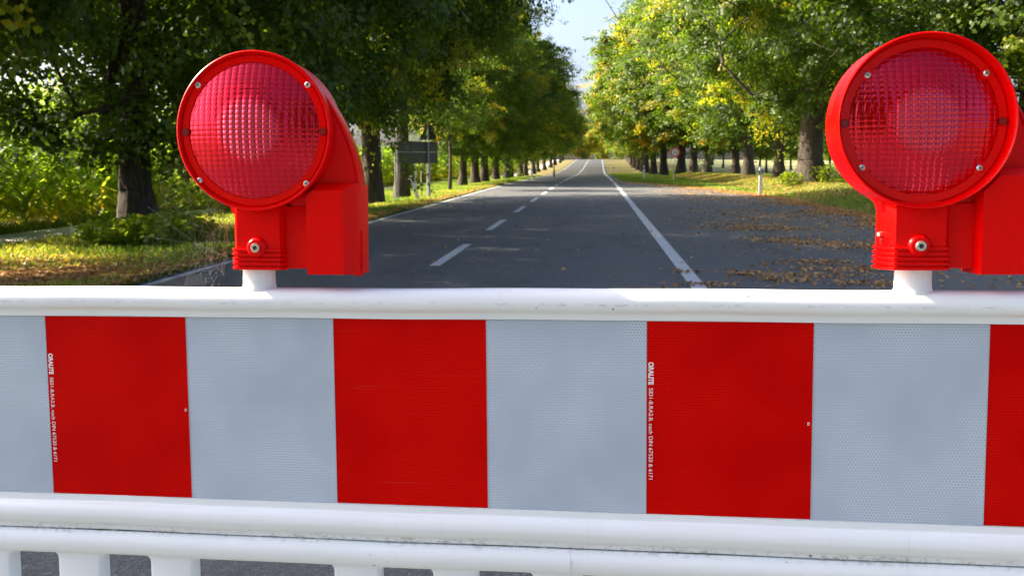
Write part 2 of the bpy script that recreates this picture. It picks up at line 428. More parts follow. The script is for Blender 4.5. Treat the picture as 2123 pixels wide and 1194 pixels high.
# ------------------------------------------------------------------ leafy matter
rng = np.random.default_rng(11)
def leaf_quads(P, size, up=.5, outward=None, aspect=.72, fold=.25):
    """P (n,3) centres -> verts, faces of two-triangle folded leaves drawn as a kite"""
    n = len(P)
    nrm = rng.normal(size=(n, 3)); nrm[:, 2] = np.abs(nrm[:, 2]) + up; nrm *= .75
    if outward is not None: nrm += outward
    nrm /= np.linalg.norm(nrm, axis=1, keepdims=True)
    t = rng.normal(size=(n, 3)); t[:, 2] -= .5
    t -= (t*nrm).sum(1, keepdims=True)*nrm; t /= np.linalg.norm(t, axis=1, keepdims=True)
    s = np.cross(nrm, t); L = (size*rng.uniform(.6, 1.25, n))[:, None]; W = L*aspect/2
    a = P - t*L*.5; c = P + t*L*.5; m = P - t*L*.08
    b = m + s*W + nrm*L*fold*.3; d = m - s*W + nrm*L*fold*.3
    V = np.stack([a, b, c, d], 1).reshape(-1, 3)
    F = np.arange(4*n).reshape(n, 4)
    return V, F
def leaf_mesh(name, V, F, m, tint, parent=None):
    o = mesh_np(name, V, F, m, parent)
    a = o.data.attributes.new('tint', 'FLOAT', 'POINT'); a.data.foreach_set('value', np.asarray(tint, np.float32))
    o['hue'] = 0.0
    return o
def tubes_mesh(name, segs, m, parent=None, k=7):
    """segs: list of (p, q, r0, r1)"""
    V, F = [], []
    for p, q, r0, r1 in segs:
        p = np.asarray(p, float); q = np.asarray(q, float); d = q-p; L = np.linalg.norm(d)
        if L < 1e-5: continue
        d /= L; u = np.cross(d, (0, 0, 1.) if abs(d[2]) < .9 else (1., 0, 0)); u /= np.linalg.norm(u); v = np.cross(d, u)
        o = len(V)
        for c, r in ((p, r0), (q, r1)):
            for i in range(k):
                a = 2*math.pi*i/k; V.append(c + r*(math.cos(a)*u + math.sin(a)*v))
        F += [(o+i, o+(i+1) % k, o+k+(i+1) % k, o+k+i) for i in range(k)]
    return mesh_np(name, V, F, m, parent, smooth=True)
def trunk_segs(h, r, lean=(0, 0), flare=1.6):
    pts = []; x = y = 0
    for i in range(9):
        f = i/8; z = -.25 + (h+.25)*f
        rr = r*((1-.55*f) + (flare-1)*math.exp(-max(z, 0)/.28))
        pts.append(((lean[0]*z + .05*math.sin(z*1.3+lean[0]*9), lean[1]*z + .05*math.cos(z*1.1), z), rr))
    return [(a[0], b_[0], a[1], b_[1]) for a, b_ in zip(pts, pts[1:])], pts
def make_tree(height=13.5, R=4.6, base=2.2, trunk_r=.28, ncl=260, leaves=60000, size=.095, lean=(0, 0), yellow=.15, seed=1, m=LEAF, clr=1.15, stems=1):
    global rng; rng = np.random.default_rng(seed)
    root = empty('broadleaf_tree')
    segs, pts = trunk_segs(height*.62, trunk_r, lean)
    nodes = [np.array(p[0]) for p in pts[4:]]; par = [-1]*len(nodes)
    # cluster centres in an egg-shaped shell
    C = []
    while len(C) < ncl:
        p = rng.uniform(-1, 1, 3); r = np.linalg.norm(p)
        if r > 1 or r < .45*rng.uniform(0, 1.2): continue
        z = (p[2]+1)/2; zz = base + .5 + (height-base-.8)*z
        prof = (math.sin(math.pi*min(1, (z*.76+.24)))**.55)
        C.append((p[0]*R*prof*1.12, p[1]*R*prof*1.12, zz))
    C = np.array(C); C[:, 0] += lean[0]*C[:, 2]; 
    C += rng.normal(size=C.shape)*.25
    order = np.argsort(np.hypot(C[:, 0], C[:, 1]) + .2*C[:, 2]); C = C[order]
    wood = []
    for c in C:
        A = np.array(nodes); d = c - A; dist = np.linalg.norm(d, axis=1)
        cost = dist + np.where(A[:, 2] > c[2]-.1*dist, 1.5, 0)
        j = int(np.argmin(cost)); p = A[j]; mid = (p+c)/2 + np.array([0, 0, .12*dist[j]]) + rng.normal(size=3)*.08
        nodes.append(mid); nodes.append(c); wood.append((j, len(nodes)-2, len(nodes)-1))
    rr = {i: 0. for i in range(len(nodes))}
    for j, a, b_ in reversed(wood):
        rr[b_] = max(rr[b_], 1); rr[a] += rr[b_]; rr[j] += rr[a]
    rad_ = lambda q: min(trunk_r*.33, .011*math.sqrt(max(q, 1)))
    for j, a, b_ in wood:
        segs.append((nodes[j], nodes[a], rad_(rr[a])*1.15, rad_(rr[a]))); segs.append((nodes[a], nodes[b_], rad_(rr[a]), rad_(rr[b_])*.6))
    tubes_mesh('trunk', segs, BARK, root)
    per_ = leaves//ncl; P, O, T = [], [], []
    ytone = rng.uniform(0, 1, ncl)
    for i, c in enumerate(C):
        k = int(per_*rng.uniform(.45, 1.5)); s_ = clr*rng.uniform(.6, 1.15)
        # each clump is a handful of short drooping sprays
        ns = 7; tips = rng.normal(size=(ns, 3))*[.62, .62, .36]*s_; w_ = rng.integers(0, ns, k); f = rng.uniform(0, 1, (k, 1))**.5
        sub = rng.normal(size=(k, 3)); sub /= np.linalg.norm(sub, axis=1, keepdims=True); sub *= rng.uniform(.5, 1, (k, 1))*[.34, .34, .20]*s_
        q = tips[w_]*f*1.25 + sub; q[:, 2] -= .22*(f[:, 0]**2)*s_
        P.append(c + q)
        out = c - np.array([0, 0, c[2]-.5]); out = out/(np.linalg.norm(out)+1e-6)
        O.append(q/(np.linalg.norm(q, axis=1, keepdims=True)+.05)*1.3 + sub*3.5 + out*.5)
        tn = .28 + .22*(rng.uniform()-.5) + (.42 if ytone[i] < yellow else 0)
        T.append(np.full(k, tn) + rng.normal(size=k)*.05)
    for j, a, b_ in wood:                      # leafy twigs along the limbs too
        if rr[a] <= 3:
            k = per_//5; f = rng.uniform(.15, 1, (k, 1)); q = nodes[j] + (nodes[a]-nodes[j])*f + rng.normal(size=(k, 3))*.24*clr
            P.append(q); O.append(np.zeros((k, 3))); T.append(np.full(k, .25)+rng.normal(size=k)*.05)
        k = per_//4; f = rng.uniform(.0, 1, (k, 1)); q = nodes[a] + (nodes[b_]-nodes[a])*f + rng.normal(size=(k, 3))*.28*clr
        P.append(q); O.append(np.zeros((k, 3))); T.append(np.full(k, .25)+rng.normal(size=k)*.05)
    P = np.concatenate(P); O = np.concatenate(O); T = np.repeat(np.concatenate(T), 4)
    V, F = leaf_quads(P, size, outward=O)
    leaf_mesh('crown', V, F, m, T, root)
    return root
VAR = {}
VAR['a'] = make_tree(13.5, 5.8, 1.0, .31, 330, 170000, .12, seed=1, yellow=.06)
VAR['b'] = make_tree(13.5, 5.0, 1.2, .29, 300, 150000, .12, seed=2, yellow=.10)
VAR['c'] = make_tree(15.0, 5.6, 1.6, .35, 320, 160000, .125, seed=3, yellow=.22)
VAR['d'] = make_tree(15.0, 5.4, 1.6, .30, 260, 95000, .16, seed=4, yellow=.35)
VAR['e'] = make_tree(14.5, 5.0, 1.4, .30, 250, 90000, .165, seed=5, yellow=.15)
VAR['y'] = make_tree(5.6, 1.5, 1.9, .075, 70, 9000, .10, seed=6, yellow=.25, clr=.6)
VAR['o'] = make_tree(5.2, 2.6, 1.3, .15, 90, 14000, .13, seed=8, yellow=.25, clr=.8)
VAR['l'] = make_tree(15, 5.6, 2.1, .34, 290, 130000, .135, seed=9, yellow=.3, lean=(-.07, 0))
used = set()
def put(v, x, y, s, rzdeg, label, group=None, hue=0.0, name=None, sz=None, cat='tree'):
    if v in used: r = copy_tree(VAR[v])
    else: r = VAR[v]; used.add(v)
    r.location = (x, y, float(gz(x, y))); r.rotation_euler = (0, 0, rad(rzdeg)); r.scale = (s, s, sz or s)
    tag(r, label, cat, group)
    if group is None and 'group' in r: del r['group']
    for ch in r.children:
        if ch.name.startswith('crown'): ch['hue'] = hue
    return r
ORD = ['first','second','third','fourth','fifth','sixth','seventh','eighth','ninth','tenth','eleventh','twelfth','thirteenth','fourteenth','fifteenth','sixteenth']
LG = 'trees in the avenue left of the road'; RG = 'trees in the avenue right of the road'
put('b', -9.8, 5.6, .58, 130, 'added small shade tree left of the barrier, standing out of frame', LG, .0)  # unseen tree, added to shade the ground behind the left bars
# left row ------------------------------------------------------------
put('c', -8.9, 10.5, 1.05, 30, 'big dark tree, trunk out of frame, boughs filling the top left corner', LG, -.05)
L = [(290, 481, -.0, 'a', 1.0, 200, 1.0), (560, 436, 0, 'b', .95, 100, 1.0), (770, 427, -.1, 'c', .9, 10, 1.15), (836, 414, -.1, 'l', .72, 100, .98)]
lab = ['dark shaded tree with thick bare trunk above the leafy shrub at far left',
       'dark tree whose trunk is hidden behind the left warning lamp',
       'tree with flared trunk just right of the left warning lamp',
       'tree with flared trunk behind the left post of the dark sign board']
for (px, py, z, v, s, r, sz_), lb in zip(L, lab):
    p = G(px, py, z); put(v, p.x, p.y, s, r, lb, LG, -.04, sz=sz_)
Ls = [52, 58.5, 63, 71, 79.5, 88, 98, 109, 121, 134, 148, 163, 180, 200, 222]
for i, Y in enumerate(Ls):
    X = -6.5 + .0*i + random.uniform(-.25, .25) + float(rx(Y))
    v = 'bce'[i % 3] if i < 6 else 'de'[i % 2]
    put(v, X - (.9 if i > 4 else .2), Y, random.uniform(.84, .96) if i > 1 else .72, random.uniform(0, 360), 'tree in the left row, %s trunk beyond the slender young tree' % ORD[i], LG, random.uniform(.02, .16) if i < 7 else random.uniform(-.05, .05))  # nearer crowns tinted yellower, standing in for sunlit foliage
p = G(932, 394); put('y', p.x, p.y, 1.0, 0, 'slender young tree with thin pole-like trunk on the left verge', LG, .05)
# right row -----------------------------------------------------------
put('c', 9.75, 24.0, 1.0, 80, 'big tree at the right edge, trunk behind the right warning lamp', RG, -.02)
Rr = [(1680, 382, .26, 'c', 1.05, 1.5, 'thick dark multi-stemmed trunk left of the right lamp, green shoots at its foot'),
      (1614, 372, .26, 'b', 1.0, 1.0, 'straight dark-trunked tree between the leaning pair and the thick trunk'),
      (1552, 364, .26, 'l', 1.05, 1.0, 'right trunk of the sunlit leaning pair behind the reflector post'),
      (1523, 360, .26, 'e', 1.0, .8, 'left trunk of the sunlit pair behind the reflector post'),
      (1466, 357, .2, 'd', 1.15, 1.0, 'dark trunk halfway between the round sign and the sunlit pair of trunks'),
      (1437, 356, .2, 'e', 1.2, .8, 'narrow dark trunk second to the right of the round sign'),
      (1412, 355, .2, 'd', 1.34, 1.0, 'flared dark trunk just right of the round sign pole')]
for i, (px, py, z, v, s, tw, lb) in enumerate(Rr):
    p = G(px, py, z); r = put(v, p.x, p.y, s, 37*i + 200 + (0 if v != 'l' else 0), lb, RG, [.0, -.03, .05, .08, .04, .05, .08][i])
    if v == 'l': r.rotation_euler = (0, 0, 0)
    if tw > 1.2:
        for ch in r.children:
            if ch.name.startswith('trunk'): ch.scale = (tw, tw, 1)
Rs = [(97, 6.4), (107, 6.0), (118, 5.8), (130, 6.0), (142, 5.8), (156, 5.7), (172, 5.7), (190, 6.0), (212, 6.2), (236, 6.6)]
for i, (Y, X) in enumerate(Rs):
    put('de'[i % 2], X + float(rx(Y)), Y, random.uniform(1.12, 1.28), random.uniform(0, 360),
        'yellowing tree in the right row, %s trunk beyond the round sign' % ORD[i], RG, random.uniform(.08, .22) if i < 6 else random.uniform(0, .1))
for i, (X, Y) in enumerate([(-9, -17), (8.5, -19), (-9, -32)]):
    put('e', X, Y, 1.0, 70*i, 'tree of the avenue standing behind the viewer, %s one' % ORD[i], 'trees of the avenue behind the viewer', 0)
# beyond the crest
for i, (X, Y, s, h) in enumerate([(-4, 300, .95, .42), (2, 318, 1.1, .3), (8, 306, 1.0, .2), (13, 290, 1.0, .15), (-9, 285, 1.0, .05), (-14, 300, 1.1, .1)]):
    lb = ['orange tinted tree beyond the crest, left of the road end', 'pale yellow tree closing the view where the road ends', 'greenish yellow tree beyond the crest right of the road end',
          'tree beyond the crest behind the end of the right row', 'green tree beyond the crest at the end of the left row', 'tree far behind the end of the left row'][i]
    put('ed'[i % 2], X, Y, s, 60*i, lb, 'trees beyond the crest', h)
# meadow orchard on the right and the wood at the horizon
orch = [(1577, 110, 1.0), (1590, 118, 1.0), (1640, 140, 1.1), (1500, 150, 1.1), (1720, 120, 1.2), (1478, 170, 1.2), (1610, 175, 1.2), (1850, 130, 1.1), (1690, 190, 1.2)]
orl = ['small fruit tree in the meadow seen just right of the sunlit pair of trunks', 'leaning small fruit tree in the meadow beside its twin', 'small meadow tree seen between the straight dark trunk and the thick trunk',
       'small meadow tree seen left of the sunlit pair of trunks', 'small meadow tree seen just right of the thick trunk', 'small meadow tree seen right of the round sign', 'far meadow tree seen behind the straight dark trunk',
       'small meadow tree hidden by the right warning lamp', 'farthest small tree in the meadow right of the thick trunk']
for (px, Y, s), lb in zip(orch, orl):
    X = atY(px, Y); put('o', X, Y, s, px, lb, 'small trees in the meadow', .1)
def wood(name, label, x0, y0, x1, y1, n, h):
    P = []; 
    for i in range(n):
        f = rng.uniform(); c = np.array([x0+(x1-x0)*f, y0+(y1-y0)*f, 0]) + rng.normal(size=3)*[5, 5, 0]
        c[2] = gz(c[0], c[1]) + rng.uniform(.2, 1)**.7*h*(.75+.25*math.sin(f*31)*math.cos(f*17))
        P.append(c + rng.normal(size=(60, 3))*[1.6, 1.6, 1.1])
    P = np.concatenate(P); V, F = leaf_quads(P, .9)
    o = leaf_mesh(name, V, F, LEAF, np.repeat(rng.uniform(.2, .6, len(P)), 4)); o['hue'] = .1
    return tag(o, label, 'woodland', kind='stuff')
wood('distant_wood', 'far green wood along the horizon beyond the meadow', 55, 330, 330, 300, 900, 9)
wood('distant_wood', 'far green wood along the horizon beyond the corn field', -330, 330, -60, 420, 700, 10)

# maize field: each plant a stalk with arching leaves, hundreds of them: one mass
def corn():
    global rng; rng = np.random.default_rng(5)
    n = 6500
    Y = 9 + rng.uniform(0, 1, n)**1.5*150; X = -11.3 - rng.uniform(0, 1, n)**1.8*14*(1+Y/60); Z = gz(X, Y)
    hgt = rng.uniform(1.5, 2.15, n); V, T = [], []
    for k in range(12):
        z0 = Z + hgt*(.05+.08*k); a = rng.uniform(0, 2*math.pi, n); L = rng.uniform(.45, .8, n); wd = rng.uniform(.035, .06, n)*(1+Y/90)
        dx, dy = np.cos(a), np.sin(a); 
        def ring(f, drop, w_):
            cx_, cy_, cz_ = X+dx*L*f, Y+dy*L*f, z0 + drop*L
            return np.stack([cx_-dy*wd*w_, cy_+dx*wd*w_, cz_], 1), np.stack([cx_+dy*wd*w_, cy_-dx*wd*w_, cz_], 1)
        r0, r1, r2 = ring(0, 0, .6), ring(.45, .38, 1), ring(1, .12, .15)
        V.append(np.stack([r0[0], r0[1], r1[1], r1[0]], 1)); V.append(np.stack([r1[0], r1[1], r2[1], r2[0]], 1))
        t_ = np.clip(.75-.06*k + rng.normal(size=n)*.12, 0, 1); T += [t_, t_]
    V = np.concatenate(V).reshape(-1, 3); F = np.arange(len(V)).reshape(-1, 4)
    o = leaf_mesh('corn_field', V, F, LEAF_C, np.repeat(np.concatenate(T), 4))
    tag(o, 'sunlit green corn field beyond the track on the left', 'corn field', kind='stuff')
corn()
def bush(name, x, y, r, h, n, label, size=.1, hue=.12, m=LEAF):
    root = empty(name, (x, y, float(gz(x, y))))
    P = rng.normal(size=(n, 3)); P /= np.linalg.norm(P, axis=1, keepdims=True); P *= rng.uniform(.25, 1, (n, 1))**.4
    P *= 1 + .25*np.sin(P[:, :1]*7+1)*np.cos(P[:, 1:2]*6)
    P = np.abs(P*[1, 1, 1])*np.sign(P)*[r, r, h*.5] + [0, 0, h*.48]; P[:, 2] = np.abs(P[:, 2]) + .02
    V, F = leaf_quads(P, size, up=1)
    f = leaf_mesh('foliage', V, F, m, np.repeat(rng.uniform(.3, .6, n), 4), root); f['hue'] = hue
    segs = []
    for i in range(6):
        a = rng.uniform(0, 6.28); q = rng.uniform(.3, .9); e = (r*q*math.cos(a), r*q*math.sin(a), h*rng.uniform(.5, .9))
        segs.append(((0, 0, 0), (e[0]*.4, e[1]*.4, e[2]*.6), .012, .008)); segs.append(((e[0]*.4, e[1]*.4, e[2]*.6), e, .008, .004))
    tubes_mesh('stem', segs, BARK, root, 5)
    return tag(root, label, 'shrub', 'leafy shoots at tree feet')
p = G(245, 500); bush('shrub', p.x, p.y, .62, .42, 1500, 'bright leafy shoots on the grass left of the nearest left trunk', .10, .06, LEAF_C)  # brighter leaf colour stands in for sun on these shoots
p = G(350, 500); bush('shrub', p.x, p.y, .75, .55, 2600, 'leafy shrub at the foot of the nearest left trunk, right side', .10, .03, LEAF_C)
p = G(1640, 388, .2); bush('shrub', p.x, p.y, .5, .6, 800, 'green shoots on the left of the thick right-hand trunk', .10, .12)
p = G(1722, 386, .2); bush('shrub', p.x, p.y, .8, .8, 1500, 'round green bush on the right of the thick right-hand trunk', .10, .12)
# sunlit low boughs behind the first trunk
hx = G(430, 452)
bush('shrub', hx.x-.6, hx.y+3, 1.7, 3.6, 15000, 'tall sunlit bush beside the left warning lamp, before the corn', .11, .03, LEAF_C)  # sunlit look put into the leaf colour
p = G(110, 330+75); bush('shrub', -15, 27, 3.2, 3.6, 16000, 'wide sunlit bush rising from the edge of the corn field', .12, .05, LEAF_C)

# grass: tufts of bent blades
def grass(name, label, X, Y, hmin, hmax, hue=0., wf=1.):
    n = len(X); Z = gz(X, Y) if True else 0
    a = rng.uniform(0, 2*math.pi, n); hgt = rng.uniform(hmin, hmax, n); wd = (.004 + .00022*Y)*rng.uniform(.7, 1.5, n)*wf
    dx, dy = np.cos(a), np.sin(a); b2 = rng.uniform(0, 2*math.pi, n); ln = rng.uniform(.2, .8, n)*hgt; ex, ey = np.cos(b2)*ln, np.sin(b2)*ln
    A = np.stack([X-dx*wd, Y-dy*wd, Z], 1); B = np.stack([X+dx*wd, Y+dy*wd, Z], 1)
    C = np.stack([X+dx*wd*.7+ex*.5, Y+dy*wd*.7+ey*.5, Z+hgt*.65], 1); D = np.stack([X-dx*wd*.3+ex, Y-dy*wd*.3+ey, Z+hgt], 1)
    V = np.stack([A, B, C, D], 1).reshape(-1, 3); F = np.arange(len(V)).reshape(-1, 4)
    patch = .5 + .5*np.sin(X*1.1+np.sin(Y*.5)*2)*np.cos(Y*.55+X*.6)
    o = leaf_mesh(name, V, F, LEAF_G, np.repeat(np.clip(.15+.55*patch+rng.normal(size=n)*.13, 0, 1), 4)); o['hue'] = hue
    return tag(o, label, 'grass', kind='stuff')
def samp(n, x0, x1, y0, y1, pw=2.0):
    return rng.uniform(x0, x1, n), y0 + rng.uniform(0, 1, n)**pw*(y1-y0)
X, Y = samp(170000, -9.15, -4.74, 8, 90, 2.0)
pe = G(40, 575); kp = (rng.uniform(size=len(X)) < np.clip((-X-4.75)*3, .35, 1)) & (((X-pe.x)/1.5)**2 + ((Y-pe.y)/1.3)**2 > rng.uniform(.5, 1.3, len(X)))
grass('grass', 'grass verge along the left edge of the road', X[kp], Y[kp], .03, .13, -.04)
X, Y = samp(20000, -11.5, -10.95, 8, 110, 2.0); grass('grass', 'grass strip between the track and the corn', X, Y, .06, .22, .05)
X, Y = samp(170000, 1.4, 13.0, 16, 120, 1.6)
e_ = np.interp(Y, YR, edge) + .05; kp = X > e_ + rng.uniform(0, .35, len(X))
grass('grass', 'grass verge along the right edge of the road', X[kp], Y[kp], .03, .13, -.08)

# fallen leaves
def litter(name, label, X, Y, size, dz=.012):
    n = len(X); P = np.stack([X, Y, gz(X, Y)+dz+rng.uniform(0, .012, n)], 1)
    nrm = rng.normal(size=(n, 3))*[.35, .35, .1] + [0, 0, 1]; nrm /= np.linalg.norm(nrm, axis=1, keepdims=True)
    t = rng.normal(size=(n, 3)); t -= (t*nrm).sum(1, keepdims=True)*nrm; t /= np.linalg.norm(t, axis=1, keepdims=True); s = np.cross(nrm, t)
    L = (size*rng.uniform(.5, 1.3, n))[:, None]
    cup = nrm*L*.22
    V = np.stack([P-t*L*.5+cup, P+s*L*.38, P+t*L*.5+cup*.6, P-s*L*.38+cup*.3], 1).reshape(-1, 3)
    o = leaf_mesh(name, V, np.arange(len(V)).reshape(-1, 4), LEAF_D, np.repeat(rng.uniform(.0, .9, n), 4)); 
    return tag(o, label, 'fallen leaves', kind='stuff')
xs, ys = [], []
n = 42000; Y = 9 + rng.uniform(0, 1, n)**1.5*52; e_ = np.interp(Y, YR, edge)      # drift along the right edge
X = e_ + .05 - np.abs(rng.normal(size=n))*.42*(1+.5*np.sin(Y*1.3)); xs.append(X); ys.append(Y)
for (px, py, wx, wy, k) in [(1545, 470, .8, .45, 750), (1590, 476, .9, .2, 500), (1620, 500, .55, .3, 450), (1715, 505, .7, .2, 320), (1550, 568, .25, .08, 190), (1690, 545, .5, .15, 280),
                            (1760, 560, .7, .12, 380), (1800, 515, .8, .3, 500), (1640, 450, 1.0, .5, 500), (1560, 455, .5, .4, 200), (1610, 582, .4, .08, 200), (1700, 573, .5, .08, 260), (1470, 592, .25, .06, 150), (1420, 566, .2, .06, 60), (1800, 590, .4, .1, 260), (1510, 440, .9, .5, 300), (1480, 410, 1.2, 1.6, 900), (1420, 398, 1.0, 2.0, 600)]:
    p = G(px, py); k = int(k*.6); xs.append(p.x + rng.normal(size=k)*wx*.6); ys.append(p.y + rng.normal(size=k)*wy*1.5)
k = 3400; xs.append(1.0 + rng.uniform(0, 1, k)**.55*5.3); ys.append(8+rng.uniform(0, 1, k)**1.3*34)
k = 260; xs.append(rng.uniform(-4.7, 1.2, k)); ys.append(8+rng.uniform(0, 1, k)*32)
k = 40; xs.append(rng.uniform(-1.5, 1.5, k)); ys.append(.3+rng.uniform(0, 1, k)*4)
X, Y = np.concatenate(xs), np.concatenate(ys)
litter('fallen_leaves', 'brown fallen leaves drifted over the asphalt on the right', X, Y, .055)
n = 26000; Y = 9+rng.uniform(0, 1, n)**1.6*50; X = -4.76 - np.abs(rng.normal(size=n))*.28*(1+.6*np.sin(Y*1.7))
kp = rng.uniform(size=n) < .6; xs = [X[kp]]; ys = [Y[kp]]
for (px, py, wx, wy, k) in [(40, 575, 1.3, 1.6, 9000), (420, 470, .8, 1.0, 1500), (120, 540, 1.2, .6, 3000)]:
    p = G(px, py); xs.append(p.x + rng.normal(size=k)*wx*.6); ys.append(p.y + rng.normal(size=k)*wy*.8)
X, Y = np.concatenate(xs), np.concatenate(ys); kp = X < -4.7
litter('fallen_leaves', 'fallen leaves on the left verge and along its edge', X[kp], Y[kp], .06, .05)
n = 9000; Y = 30+rng.uniform(0, 1, n)*60; X = 6.4+np.abs(rng.normal(size=n))*2.2
litter('fallen_leaves', 'fallen leaves under the trees on the right verge', X, Y, .07, .07)

# ------------------------------------------------------------------ street furniture
def delineator(px, py, z, label, hgt=1.0, lean=0, dark_front=True):
    p = G(px, py, z); r = empty('reflector_post', (p.x, p.y, float(gz(p.x, p.y))))
    b = BM(); b.prism([(-.06, 0), (.06, 0), (.06, hgt*.96), (-.05, hgt), (-.06, hgt*.99)], -.022, .022, 'y', .008); b.build('post', POSTW, r)
    b = BM(); b.prism([(-.0625, hgt*.70), (.0625, hgt*.76), (.0625, hgt*.93), (-.0625, hgt*.87)], -.0245, .0245, 'y'); b.build('black_band', BLACKP, r)
    b = BM(); b.box(-.02, .02, -.028, -.0246, hgt*.74, hgt*.89, .002); b.build('reflector', POSTW if dark_front else GREY, r)
    r.rotation_euler = (0, lean, rad(4)); return tag(r, label, 'reflector post', 'white reflector posts')
delineator(1576, 404, 0.02, 'white reflector post with black band on the right verge, nearest the viewer', 1.02)
delineator(1335, 371, -.1, 'white reflector post between the round sign and the road', .95)
delineator(1272, 361, -.25, 'farthest white reflector post on the right, by the road edge', .9)
delineator(869, 417, -.02, 'white reflector post tilted to the left beside the sign board', .85, rad(-20))
delineator(1103, 374, -.1, 'small far white reflector post on the left verge', .8)
# dark sign board seen from behind, on two frame posts
def frame_post(b, x, y, h, z0=-.3):
    b.tube((x-.045, y, z0), (x-.045, y, h), .022); b.tube((x+.045, y, z0), (x+.045, y, h), .022)
    for z in (.35, .8, h-.08): b.tube((x-.045, y, z), (x+.045, y, z), .012)
ya, yb = 31.5, 34.0
pa = Vector((atY(822, ya), ya, 0)); pb = Vector((atY(888, yb), yb, 0))
sg = empty('road_sign', (pa.x, pa.y, float(gz(pa.x, pa.y)))); base = sg.location
b = BM(); frame_post(b, 0, 0, 1.95); b.build('post', GREY, sg)
d = pb-pa; b = BM(); frame_post(b, d.x, d.y, 1.95, -.2); b.build('post', GREY, sg)
bw = .04
u = Vector((d.x, d.y, 0)).normalized()
e0 = Vector((0, .06, 0)); e1 = Vector((d.x, d.y, 0)) + Vector((.32, .5, 0))*.8
def board(b, z0, z1):
    vs = [b.b.verts.new(v) for v in [(e0.x, e0.y, z0), (e1.x, e1.y, z0), (e1.x, e1.y, z1), (e0.x, e0.y, z1), (e0.x, e0.y+.03, z0), (e1.x, e1.y+.03, z0), (e1.x, e1.y+.03, z1), (e0.x, e0.y+.03, z1)]]
    for f in ((0,1,2,3), (7,6,5,4), (0,4,5,1), (1,5,6,2), (2,6,7,3), (3,7,4,0)): b.b.faces.new([vs[i] for i in f])
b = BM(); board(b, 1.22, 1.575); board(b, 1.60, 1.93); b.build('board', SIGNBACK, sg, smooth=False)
b = BM()
for z in (1.585,): b.tube(e0+Vector((0, -.012, z)), e1+Vector((0, -.012, z)), .012)
b.build('rail', GREY, sg)
tag(sg, 'dark rectangular road sign seen from behind on two grey posts, left verge', 'road sign')
q = Vector((atY(888, 33.6), 33.6)); ts = empty('warning_sign', (q.x, q.y, float(gz(q.x, q.y))))
b = BM(); b.tube((0, 0, -.2), (0, 0, 2.55), .03); b.build('post', GREY, ts)
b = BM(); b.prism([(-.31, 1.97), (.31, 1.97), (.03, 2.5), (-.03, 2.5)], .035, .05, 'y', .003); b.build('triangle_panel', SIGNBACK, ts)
for z in (2.1, 2.35):
    b = BM(); b.box(-.05, .05, -.035, .034, z-.015, z+.015, .003); b.build('clamp', GREY, ts)
tag(ts, 'triangular warning sign seen from behind above the dark sign board', 'road sign')
q = G(874, 409); ms = empty('marker_post', (q.x, q.y, q.z))
b = BM(); b.tube((0, 0, -.1), (0, 0, 1.18), .022); b.build('post', plain('rusty_post', (.34, .25, .17), .7, 0, .3, 14), ms)
b = BM(); b.lathe([(.0, -.012), (.07, -.012), (.07, .012), (0, .012)], 'y', (0, -.02, 1.22), 24); b.build('disc', plain('blue_white', (.5, .6, .75), .4), ms)
tag(ms, 'thin rusty marker post with small pale round top below the sign board', 'marker post')
q = G(862, 408); ms2 = empty('utility_post', (q.x, q.y, q.z))
b = BM(); b.tube((0, 0, -.1), (0, 0, 1.15), .035); b.lathe([(.035, 1.15), (.035, 1.17), (.0, 1.19)], 'z', n=16); b.build('post', POSTW, ms2)
b = BM(); b.lathe([(.042, 1.0), (.042, 1.06)], 'z', n=16); b.build('collar', GREY, ms2)
tag(ms2, 'plain pale post behind the tilted reflector post', 'post')
# far dark mast on the left
Yq = 82; q = Vector((atY(1149, Yq), Yq)); fm = empty('mast', (q.x, q.y, float(gz(q.x, q.y))))
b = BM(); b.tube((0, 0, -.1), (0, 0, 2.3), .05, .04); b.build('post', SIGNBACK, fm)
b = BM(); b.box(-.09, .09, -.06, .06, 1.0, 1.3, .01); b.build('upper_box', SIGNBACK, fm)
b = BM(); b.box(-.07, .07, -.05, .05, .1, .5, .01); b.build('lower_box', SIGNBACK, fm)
tag(fm, 'dark narrow mast by the far end of the left row', 'mast')
# round speed limit sign
q = G(1396, 374, -.03); rs = empty('speed_sign', (q.x, q.y, float(gz(q.x, q.y))))
dd = q.y; hs = 58/FPX*dd; rs_r = 9.8/FPX*dd
b = BM(); b.tube((0, 0, -.1), (.08, 0, hs+.1), .032); b.build('post', GREY, rs)
cx_ = .07
b = BM(); b.lathe([(0, .0), (rs_r, .0), (rs_r, -.015), (0, -.015)], 'y', (cx_, -.035, hs), 40); b.build('sign_face', SIGNW, rs)
b = BM(); b.lathe([(rs_r*.70, -.017), (rs_r*.985, -.017), (rs_r*.985, -.0155), (rs_r*.70, -.0155), (rs_r*.70, -.017)], 'y', (cx_, -.035, hs), 40); b.build('red_ring', SIGNR, rs)
tag(rs, 'round white speed limit sign with red ring reading 70', 'road sign')
def text(body, size, m, parent, mtx, name='lettering', ext=.0002, bold=0, sx=1):
    cu = bpy.data.curves.new(name, 'FONT'); cu.body = body; cu.size = size; cu.extrude = ext; cu.offset = bold; cu.align_x = 'LEFT'
    tmp = bpy.data.objects.new('tmp', cu); COL.objects.link(tmp); dg = bpy.context.evaluated_depsgraph_get()
    me = bpy.data.meshes.new_from_object(tmp.evaluated_get(dg)); bpy.data.objects.remove(tmp); me.name = name
    co = np.zeros(len(me.vertices)*3, np.float32); me.vertices.foreach_get('co', co); co = co.reshape(-1, 3); wdt = co[:, 0].max()
    o = bpy.data.objects.new(name, me); me.materials.clear(); me.materials.append(m); link(o, parent)
    return o, wdt, co, me
o, wd, co, me = text('70', rs_r*.95, BLACKP, rs, None, 'number', .002, -.004)
